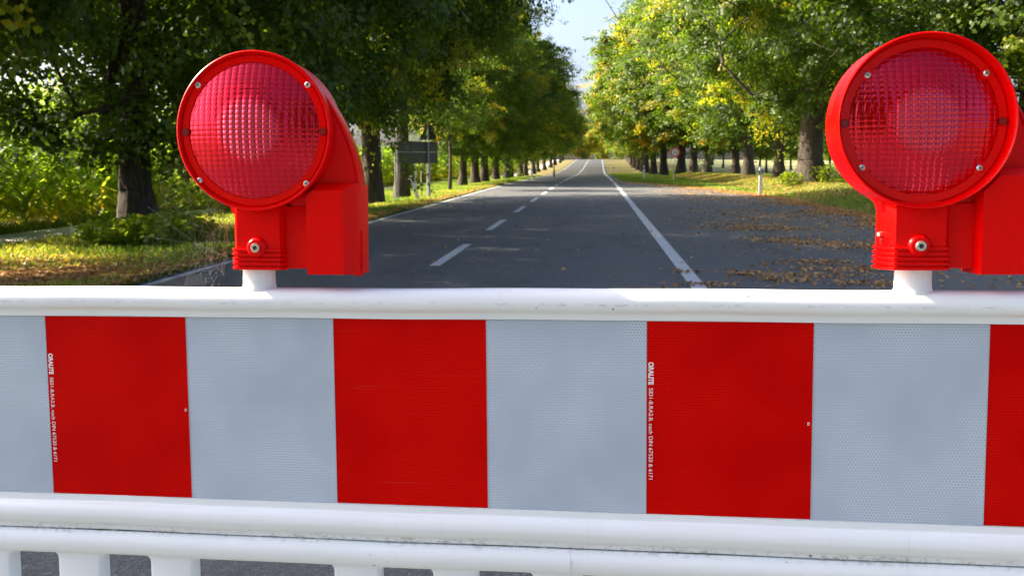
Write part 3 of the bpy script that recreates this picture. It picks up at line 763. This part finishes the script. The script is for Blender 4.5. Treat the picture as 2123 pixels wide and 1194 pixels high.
o.matrix_local = Matrix.Translation((cx_-wd/2, -.055, hs-rs_r*.34)) @ Matrix.Rotation(math.pi/2, 4, 'X')

# ------------------------------------------------------------------ the barrier
A = Vector((.9982478, -.0576557, .01330966)); U = Vector((-.0112731, .03550515, .99930591))
B_ = U.cross(A).normalized(); A = B_.cross(U).normalized() if False else A.normalized(); U = A.cross(B_).normalized() if A.cross(B_).z > 0 else B_.cross(A).normalized()
if B_.y < 0: B_ = -B_
ORG = Vector((-.1393163, 1.29089564, H-.20634307))
MB = Matrix(((A.x, B_.x, U.x, ORG.x), (A.y, B_.y, U.y, ORG.y), (A.z, B_.z, U.z, ORG.z), (0, 0, 0, 1)))
bar = empty('road_barrier'); bar.matrix_world = MB
tag(bar, 'red and white striped plastic barrier fence across the road in front', 'barrier')
S0, S1 = -.89, 1.11; SW = .20618
def spline(pts, n=6):
    out = []; m_ = len(pts)
    for i in range(m_):
        p0, p1, p2, p3 = (Vector((*pts[j % m_], 0)) for j in (i-1, i, i+1, i+2))
        for k in range(n):
            t = k/n; out.append(tuple((.5*((2*p1) + (-p0+p2)*t + (2*p0-5*p1+4*p2-p3)*t*t + (-p0+3*p1-3*p2+p3)*t**3))[:2]))
    return out
def sweep(name, prof, s0, s1, m, parent, ns=60, cham=.004):
    """prof closed (y,z) polygon swept along x"""
    cyy = sum(p[0] for p in prof)/len(prof); czz = sum(p[1] for p in prof)/len(prof)
    st = [(s0, .93), (s0+cham, 1)] + [(s0+cham+(s1-s0-2*cham)*i/ns, 1) for i in range(1, ns)] + [(s1-cham, 1), (s1, .93)]
    n = len(prof); V = []; 
    for s_, f in st:
        wob = .0004*math.sin(s_*9)+.0003*math.sin(s_*23+1)
        V += [(s_, cyy+(y-cyy)*f + wob, czz+(z-czz)*f+wob) for y, z in prof]
    F = [(j*n+i, (j+1)*n+i, (j+1)*n+(i+1) % n, j*n+(i+1) % n) for j in range(len(st)-1) for i in range(n)]
    o = mesh_np(name, V, F, m, parent, smooth=True)
    bm = bmesh.new(); bm.from_mesh(o.data); bm.verts.ensure_lookup_table()
    bm.faces.new([bm.verts[i] for i in range(n)]); bm.faces.new([bm.verts[len(V)-n+i] for i in range(n)][::-1])
    bmesh.ops.recalc_face_normals(bm, faces=bm.faces); bm.to_mesh(o.data); bm.free()
    o.data.polygons.foreach_set('use_smooth', np.ones(len(o.data.polygons), bool)); o.data.set_sharp_from_angle(angle=rad(40))
    return o
mm = .001
def P_(*p): return [(y*mm, z*mm) for y, z in p]
front = [(-3, .6), (-3, 6), (-3.6, 8.5), (-6.5, 10.3), (-11.5, 13), (-14.6, 18), (-15.4, 24), (-13.5, 31), (-8.5, 36.5), (-1, 39.2)]
def arc_resample(pts, n=5):
    out = [pts[0]]
    for i in range(len(pts)-1):
        p0 = pts[max(i-1, 0)]; p1 = pts[i]; p2 = pts[i+1]; p3 = pts[min(i+2, len(pts)-1)]
        for k in range(1, n+1):
            t = k/n; out.append(tuple(.5*((2*p1[d]) + (-p0[d]+p2[d])*t + (2*p0[d]-5*p1[d]+4*p2[d]-p3[d])*t*t + (-p0[d]+3*p1[d]-3*p2[d]+p3[d])*t**3) for d in (0, 1)))
    return out
def rail_profile(front, ymid=9):
    f = arc_resample(front, 4); return P_(*(f + [(2*ymid-y, z) for y, z in reversed(f)]))
sweep('top_rail', rail_profile(front), S0, S1, WHITE, bar)
low = [(-.2, -334.5), (-7, -333), (-12.5, -328), (-15.2, -320), (-15, -312), (-12, -305), (-7.6, -300.5), (-5.5, -299.4), (-3.2, -299.1), (-3.2, -298.1), (-5.2, -297.9),
       (-5.4, -293), (-6.4, -290.6), (-10, -287.5), (-13.6, -281), (-14.6, -275), (-13.2, -268), (-9.5, -262.5), (-4.6, -260), (-3, -258.4), (-3, -250.6)]
sweep('lower_rail', rail_profile(low), S0, S1, WHITE, bar)
b = BM(); b.box(S0, S1, .9*mm, 17*mm, -.2515, .0015, 0); b.build('core_panel', WHITE, bar, smooth=False)
# film stripes: one sheet with alternating colours
V, F, MI = [], [], []
ed = [S0+.012] + [(n-3)*SW for n in range(-1, 9) if S0+.02 < (n-3)*SW < S1-.02] + [S1-.012]
for k in range(len(ed)-1):
    a, c = ed[k], ed[k+1]; o_ = len(V); V += [(a, 0, -.2498), (c, 0, -.2498), (c, 0, -.0002), (a, 0, -.0002)]; F.append((o_, o_+1, o_+2, o_+3))
    MI.append(1 if int(round(math.floor((a+c)/2/SW + 3))) % 2 == 0 else 0)
film = mesh_np('reflective_film', V, F, [FILM_W, FILM_R], bar, mi=MI)
# slim overlap joints between film pieces
JM = plain('film_edge', (.34, .37, .42), .5)
for s_ in ed[1:-1]:
    b = BM(); b.box(s_-.0004, s_+.0004, -.00035, -.0001, -.2496, -.0004); b.build('film_joint', JM, film, smooth=False)
def vtext(body, size, s_, v0, length, bold, name):
    o, wd, co, me = text(body, size, PRINT, film, None, name, .00005, bold)
    o.matrix_local = Matrix.Translation((s_, -.0003, -v0)) @ Matrix(((0, 1, 0, 0), (0, 0, -1, 0), (-1, 0, 0, 0), (0, 0, 0, 1))) @ Matrix.Diagonal((length/wd, 1, 1, 1))
    return o
for n in (0, 4):
    s_ = (n-3)*SW + .0028
    vtext('ORALITE', .0088, s_, .0525, .029, .00035, 'lettering')
    vtext('5831-B.RA2.B. nach DIN 67520 & 6171', .0072, s_+.0006, .0855, .119, .0, 'lettering')
    vtext('05', .0042, (n-2)*SW-.0062, .1255, .0042, 0, 'lettering')
# balusters
def baluster(x0, x1):
    t_, bt, rf = -.3338, -.985, .010; pts = []
    for k in range(7):
        a = math.pi/2*k/6; pts.append((x0 - rf + rf*math.sin(a), t_ - rf + rf*math.cos(a) + 0))
    left = [(x0-rf, -.322), (x0-rf, t_)] + [(x0 - rf*(1-math.sin(a)), t_ - rf*(1-math.cos(a))) for a in [math.pi/2*k/6 for k in range(1, 7)]]
    right = [(x1 + rf*(1-math.sin(a)), t_ - rf*(1-math.cos(a))) for a in [math.pi/2*k/6 for k in range(6, 0, -1)]] + [(x1+rf, t_), (x1+rf, -.322)]
    poly = left + [(x0, bt), (x1, bt)] + right
    b = BM(); b.prism(poly, -4*mm, 22*mm, 'y', 5.5*mm, 4); return b.build('baluster', WHITE, bar)
for (x0, x1) in [(-.82, -.757), (-.752+.0, -.6865), (-.6155, -.549), (-.477, -.413), (-.2125, -.1485), (-.0755, -.0155), (.060, .1215), (.196, .258), (.33, .394), (.465, .53), (.60, .664), (.736, .80), (.872, .936), (1.0, 1.064)][1:]:
    baluster(x0, x1)
sweep('foot_rail', P_(*[(-12, -1040), (-15, -1030), (-15, -995), (-12, -985), (30, -985), (33, -995), (33, -1030), (30, -1040)]), S0, S1, WHITE, bar, 4)
for s_ in (S0+.12, S1-.12):
    b = BM(); b.box(s_-.12, s_+.12, -.38, .40, -1.088, -1.04, .012); b.build('base_plate', plain('recycled_rubber', (.05, .05, .05), .9, 0, .3, 30, .5), bar)
# lamp pegs with flared moulded foot
PEG = (-.3098, .5300)
for s_ in PEG:
    b = BM(); prof = [(.0240, .0345), (.0236, .0390), (.0228, .0415), (.0221, .0450), (.0220, .0520), (.0218, .110), (.019, .113)]
    b.lathe(prof, 'z', (s_, .009, 0), 48, sx=1, sz=.8); b.build('lamp_peg', WHITE, bar)
# mould seam
b = BM(); b.box(.1098, .1102, -.0157, -.0150, -.334, -.3), b.build('mould_seam', plain('seam', (.5, .52, .52), .6), bar, smooth=False)

# ------------------------------------------------------------------ warning lamps
def lamp(label, hood, lensR, front, dx, screws, side_bolt, lift, tall):
    r = empty('warning_lamp')
    tag(r, label, 'warning lamp', 'red warning lamps on the barrier')
    R = .1075
    # drum with rolled front lip, lens plate recessed by hood
    b = BM()
    b.lathe([(R*.2, .052), (R*.86, .052), (R*.955, .046), (R*(.97 if hood < .01 else 1.0), .036), (R*(.98 if hood < .01 else 1.0), 0), (R*.99, front+.010), (R*1.0, front+.002), (R*.998, front-.001), (R*.985, front-.002),
             (R*.965, front), (R*.955, front+hood*.6), (R*.945, front+hood+.002), (R*.2, front+hood+.003)], 'y', (0, 0, 0), 128)
    b.build('drum', REDP, r, angle=50)
    yb = front+hood
    b = BM(); b.lathe([(lensR-.004, yb-.0005), (R*.93, yb-.0005), (R*.945, yb+.001), (R*.945, yb+.004), (lensR-.004, yb+.004), (lensR-.004, yb-.0005)], 'y', (0, 0, 0), 128)
    b.build('lens_ring', REDRING, r, angle=40)
    # lens: shallow dome with square pillow facets in the middle and concentric steps outside
    n = 300; st = 2*lensR/n; g = (np.arange(n+1)-n/2)*st; gx, gz_ = np.meshgrid(g, g); rr_ = np.hypot(gx, gz_)
    dome = .022*(1-np.clip(rr_/lensR, 0, 1)**2)
    cw, ch_ = .0092, .0068
    fu = gx/cw - np.floor(gx/cw) - .5; fv = gz_/ch_ - np.floor(gz_/ch_) - .5
    fac = .00040*(1-4*fu**2) + .00022*(1-4*fv**2)
    inner = rr_ < lensR*.46
    bl = np.clip((lensR*.52-rr_)/(lensR*.12), 0, 1)
    fac = fac*(1-bl) + bl*(.00125*(1-4*fu**2) + .00085*(1-4*fv**2))
    ringp = .00014*np.abs(np.sin(rr_/.0042*math.pi))
    yy = -(dome + fac + ringp*np.clip((rr_-lensR*.5)/(lensR*.1), 0, 1)) + yb + .003
    V = np.stack([gx, yy, gz_], -1).reshape(-1, 3)
    idx = np.arange((n+1)**2).reshape(n+1, n+1); q = np.stack([idx[:-1, :-1], idx[:-1, 1:], idx[1:, 1:], idx[1:, :-1]], -1).reshape(-1, 4)
    cen = V[q].mean(1); keep = np.hypot(cen[:, 0], cen[:, 2]) < lensR; q = q[keep]
    us = np.unique(q); re = -np.ones(len(V), int); re[us] = np.arange(len(us))
    lo = mesh_np('lens', V[us], re[q], LENS, r, smooth=False)
    # two dark moulding plugs at the sides of the lens
    for sgn in (-1, 1):
        b = BM(); b.lathe([(0, yb-.0022), (.0048, yb-.0022), (.0058, yb), (.0058, yb+.002)], 'y', (sgn*(lensR+.0005), 0, -.001), 24); b.build('plug', DARKHOLE, r)
    for (sx_, sz_) in screws:
        b = BM(); b.lathe([(0, yb-.0030), (.0026, yb-.0030), (.0040, yb-.0020), (.0042, yb-.0005)], 'y', (sx_, 0, sz_), 20)
        sc_ = b.build('screw', STEEL, r)
        b = BM(); b.box(sx_-.0018, sx_+.0018, yb-.0034, yb-.0031, sz_-.0004, sz_+.0004); b.box(sx_-.0004, sx_+.0004, yb-.0033, yb-.00305, sz_-.0018, sz_+.0018); b.build('slot', BLACKP, sc_, smooth=False)
        if side_bolt:
            b = BM(); a = math.atan2(sz_, sx_)
            pts = [(sx_ + .012*math.cos(a+k), sz_ + .012*math.sin(a+k)) for k in (1.35, -1.35, 3.14)]
            b.prism(pts, yb-.0010, yb-.0004, 'y'); b.build('screw_gusset', REDRING, r, smooth=False)
    # fairing behind the drum, running down to the battery box
    kx = 1 if side_bolt else .958
    out = [(.0, .098), (.040, .090), (.066, .078), (.088, .058), (.106, .034), (.121, .008), (.134, -.022), (.142, -.050), (.1465, -.078), (.1465, -.12), (.06, -.12), (.0, -.05)]
    out = [(p_[0]*kx, p_[1]) for p_ in out]
    b = BM(); b.prism(arc_resample(out[:9], 4) + out[9:], -.006, .034, 'y', .005, 3)
    b.build('fairing', REDP, r)
    rim = arc_resample(out[2:9], 4); b = BM()
    for p_, q_ in zip(rim, rim[1:]): b.tube((p_[0], -.006, p_[1]), (q_[0], -.006, q_[1]), .0022)
    b.build('fairing_rim', REDP, r)
    zb = -.1890+lift
    # socket block under the lens
    b = BM()
    pl = [(-.042, .030), (-.042, front+.034), (-.031, front+.012), (.030, front+.012), (.036, front+.020), (.036, .030)]
    b.prism(pl, zb, -.0985, 'z', .0015, 2); b.box(-.042, .036, .004, .030, -.105, -.06)
    b.prism([(-.042, -.112), (-.046, -.100), (-.060, -.088), (-.03, -.05), (.0, -.09)], -.004, .03, 'y', .002)
    b.prism([(.030, .024), (.030, front+.022), (.068, front+.022), (.068, .024)], zb+.002, -.1015, 'z', .001); b.box(.030, .090, .003, .024, -.104, -.05)
    for k in range(5):
        z0 = zb + .0005 + k*.0063
        pr = [(-.0455, .033), (-.0455, front+.032), (-.0335, front+.0085), (.0325, front+.0085), (.0370, front+.017), (.0370, .033)]
        b.prism(pr, z0, z0+.0036, 'z', .0013, 2)
    b.build('socket_block', REDP, r, angle=40)
    bx = -.002
    b = BM(); b.lathe([(0, front+.0062), (.0110, front+.0062), (.0130, front+.0078), (.0152, front+.0125)], 'y', (bx, 0, zb+.031), 40); b.build('bolt_boss', REDP, r)
    b = BM(); b.lathe([(.0022, front+.0050), (.0030, front+.0026), (.0060, front+.0026), (.0066, front+.0036), (.0066, front+.0070)], 'y', (bx, 0, zb+.031), 32); bo = b.build('lock_bolt', STEEL, r)
    b = BM(); b.lathe([(0, front+.0040), (.0028, front+.0024), (.0028, front+.0040)], 'y', (bx, 0, zb+.031), 5); b.build('bolt_socket', BLACKP, bo, smooth=False)
    # battery box
    x0, x1, zt = .067, (.1505 if side_bolt else .1425), -.070+tall
    bf = front+.004; zbb = zb-.0045
    b = BM()
    RR = R + .0012
    def ringpoly(li, ri, ti, bi):
        xa, xb, za, zc = x0+li, x1-ri, zbb+bi, zt-ti; rr2 = RR+li*.9
        P = [(xb, za), (xb, zc)]
        t0 = math.asin(min(1, -zc/rr2)); t1 = math.acos(xa/rr2)
        for k in range(7):
            t_ = t0+(t1-t0)*k/6; P.append((rr2*math.cos(t_), -rr2*math.sin(t_)))
        return P + [(xa, za)]
    rings = [(bf, (.004, .021, .010, .0)), (bf+.0125, (0, .0045, .0, 0)), (bf+.0225, (0, 0, .002, 0)), (.030, (0, 0, .002, 0)), (.040, (.006, .010, .010, .004))]
    RV = [[b.b.verts.new((p[0], y_, p[1])) for p in ringpoly(*ins)] for y_, ins in rings]
    for P0, P1 in zip(RV, RV[1:]):
        for i in range(len(P0)): b.b.faces.new((P0[i], P0[(i+1) % len(P0)], P1[(i+1) % len(P0)], P1[i]))
    b.b.faces.new(RV[0]); b.b.faces.new(RV[-1][::-1])
    b.prism([(x1-.012, zbb-.003), (x1-.001, zbb-.003), (x1+.0015, zbb+.006), (x1+.0015, zbb+.060), (x1-.004, zbb+.064)], bf+.020, bf+.028, 'y', .001)
    bmesh.ops.recalc_face_normals(b.b, faces=b.b.faces)
    b.build('battery_box', REDP, r, angle=25)
    if side_bolt:
        b = BM(); b.tube((-.0425, .002, zb+.045), (-.0470, -.001, zb+.045), .0036, .0026, 14); b.build('side_pin', STEEL, r)
        b = BM(); b.lathe([(0, -.0436), (.0052, -.0436), (.0060, -.0424)], 'x', (0, .004, zb+.037), 20); b.build('side_hole', DARKHOLE, r)
    return r
def place(r, s_, v, y, yaw, pitch=0, roll=0, sc_=.957):
    r.matrix_world = MB @ Matrix.Translation((s_, y-.008, -v)) @ Matrix.Rotation(rad(yaw), 4, 'Z') @ Matrix.Rotation(rad(pitch), 4, 'X') @ Matrix.Rotation(rad(roll), 4, 'Y') @ Matrix.Scale(sc_, 4)
l1 = lamp('left red round warning lamp on the barrier, dark trees behind it', .003, .0955, -.030, 0, [(-.0765, .062), (.0765, .061), (-.078, -.0665), (.0725, -.0705)], False, 0, 0)
place(l1, -.2995, -.2455, .012, 1.5, 0, .6)
l2 = lamp('right red round warning lamp with raised hood rim, cut by the photo edge', .017, .0945, -.034, 0, [(-.0690, .0585), (.0735, .0580), (-.0730, -.0560), (.0690, -.0580)], True, .004, .012)
place(l2, .5310, -.2430, .012, 2.5, 0, 0)

# ------------------------------------------------------------------ spider web by the left lamp
def web():
    b = BM(); c = Vector((-.398, .010, .098)); Z = Vector((0, 0, 1)); rad_t = .00004
    ang = [rad(a) for a in (8, 38, 68, 95, 120, 145, 172, 200, 225, 250, 272, 292, 315, 340)]
    ln = [.05, .075, .10, .13, .11, .09, .085, .09, .095, .085, .060, .058, .060, .055]
    tips = [c + Vector((math.cos(a)*l, .010*math.sin(3*a), math.sin(a)*l)) for a, l in zip(ang, ln)]
    for t_ in tips: b.tube(c, t_, rad_t, rad_t, 4)
    for k in range(4, 22):
        f = k/22
        for i in range(len(tips)):
            j = (i+1) % len(tips)
            if random.random() < .35: continue
            p = c + (tips[i]-c)*f; q = c + (tips[j]-c)*f; m_ = (p+q)/2 + (c-(p+q)/2)*.06
            b.tube(p, m_, rad_t*.7, rad_t*.7, 3); b.tube(m_, q, rad_t*.7, rad_t*.7, 3)
    o = b.build('spider_web', plain('silk', (.7, .7, .66), .4), None, smooth=False)
    random.seed(3); b = BM()
    for i in range(14):
        p = Vector((-.382+random.gauss(0, .008), .008, .098+random.gauss(0, .022))); b.tube(p, p+Vector((random.gauss(0, .003), 0, random.gauss(0, .004))), .00018, .0001, 4)
    for i in range(8):
        p = Vector((-.44+random.gauss(0, .03), .008, .075+random.gauss(0, .018))); b.tube(p, p+Vector((random.uniform(.002, .005), 0, random.uniform(.001, .004))), .00022, .0001, 4)
    tag(b.build('web_debris', plain('silk_debris', (.6, .55, .45), .8), o, smooth=False), kind='stuff')
    o.matrix_world = MB
    tag(o, 'thin spider web between the left warning lamp and the barrier rail', 'spider web')
web()
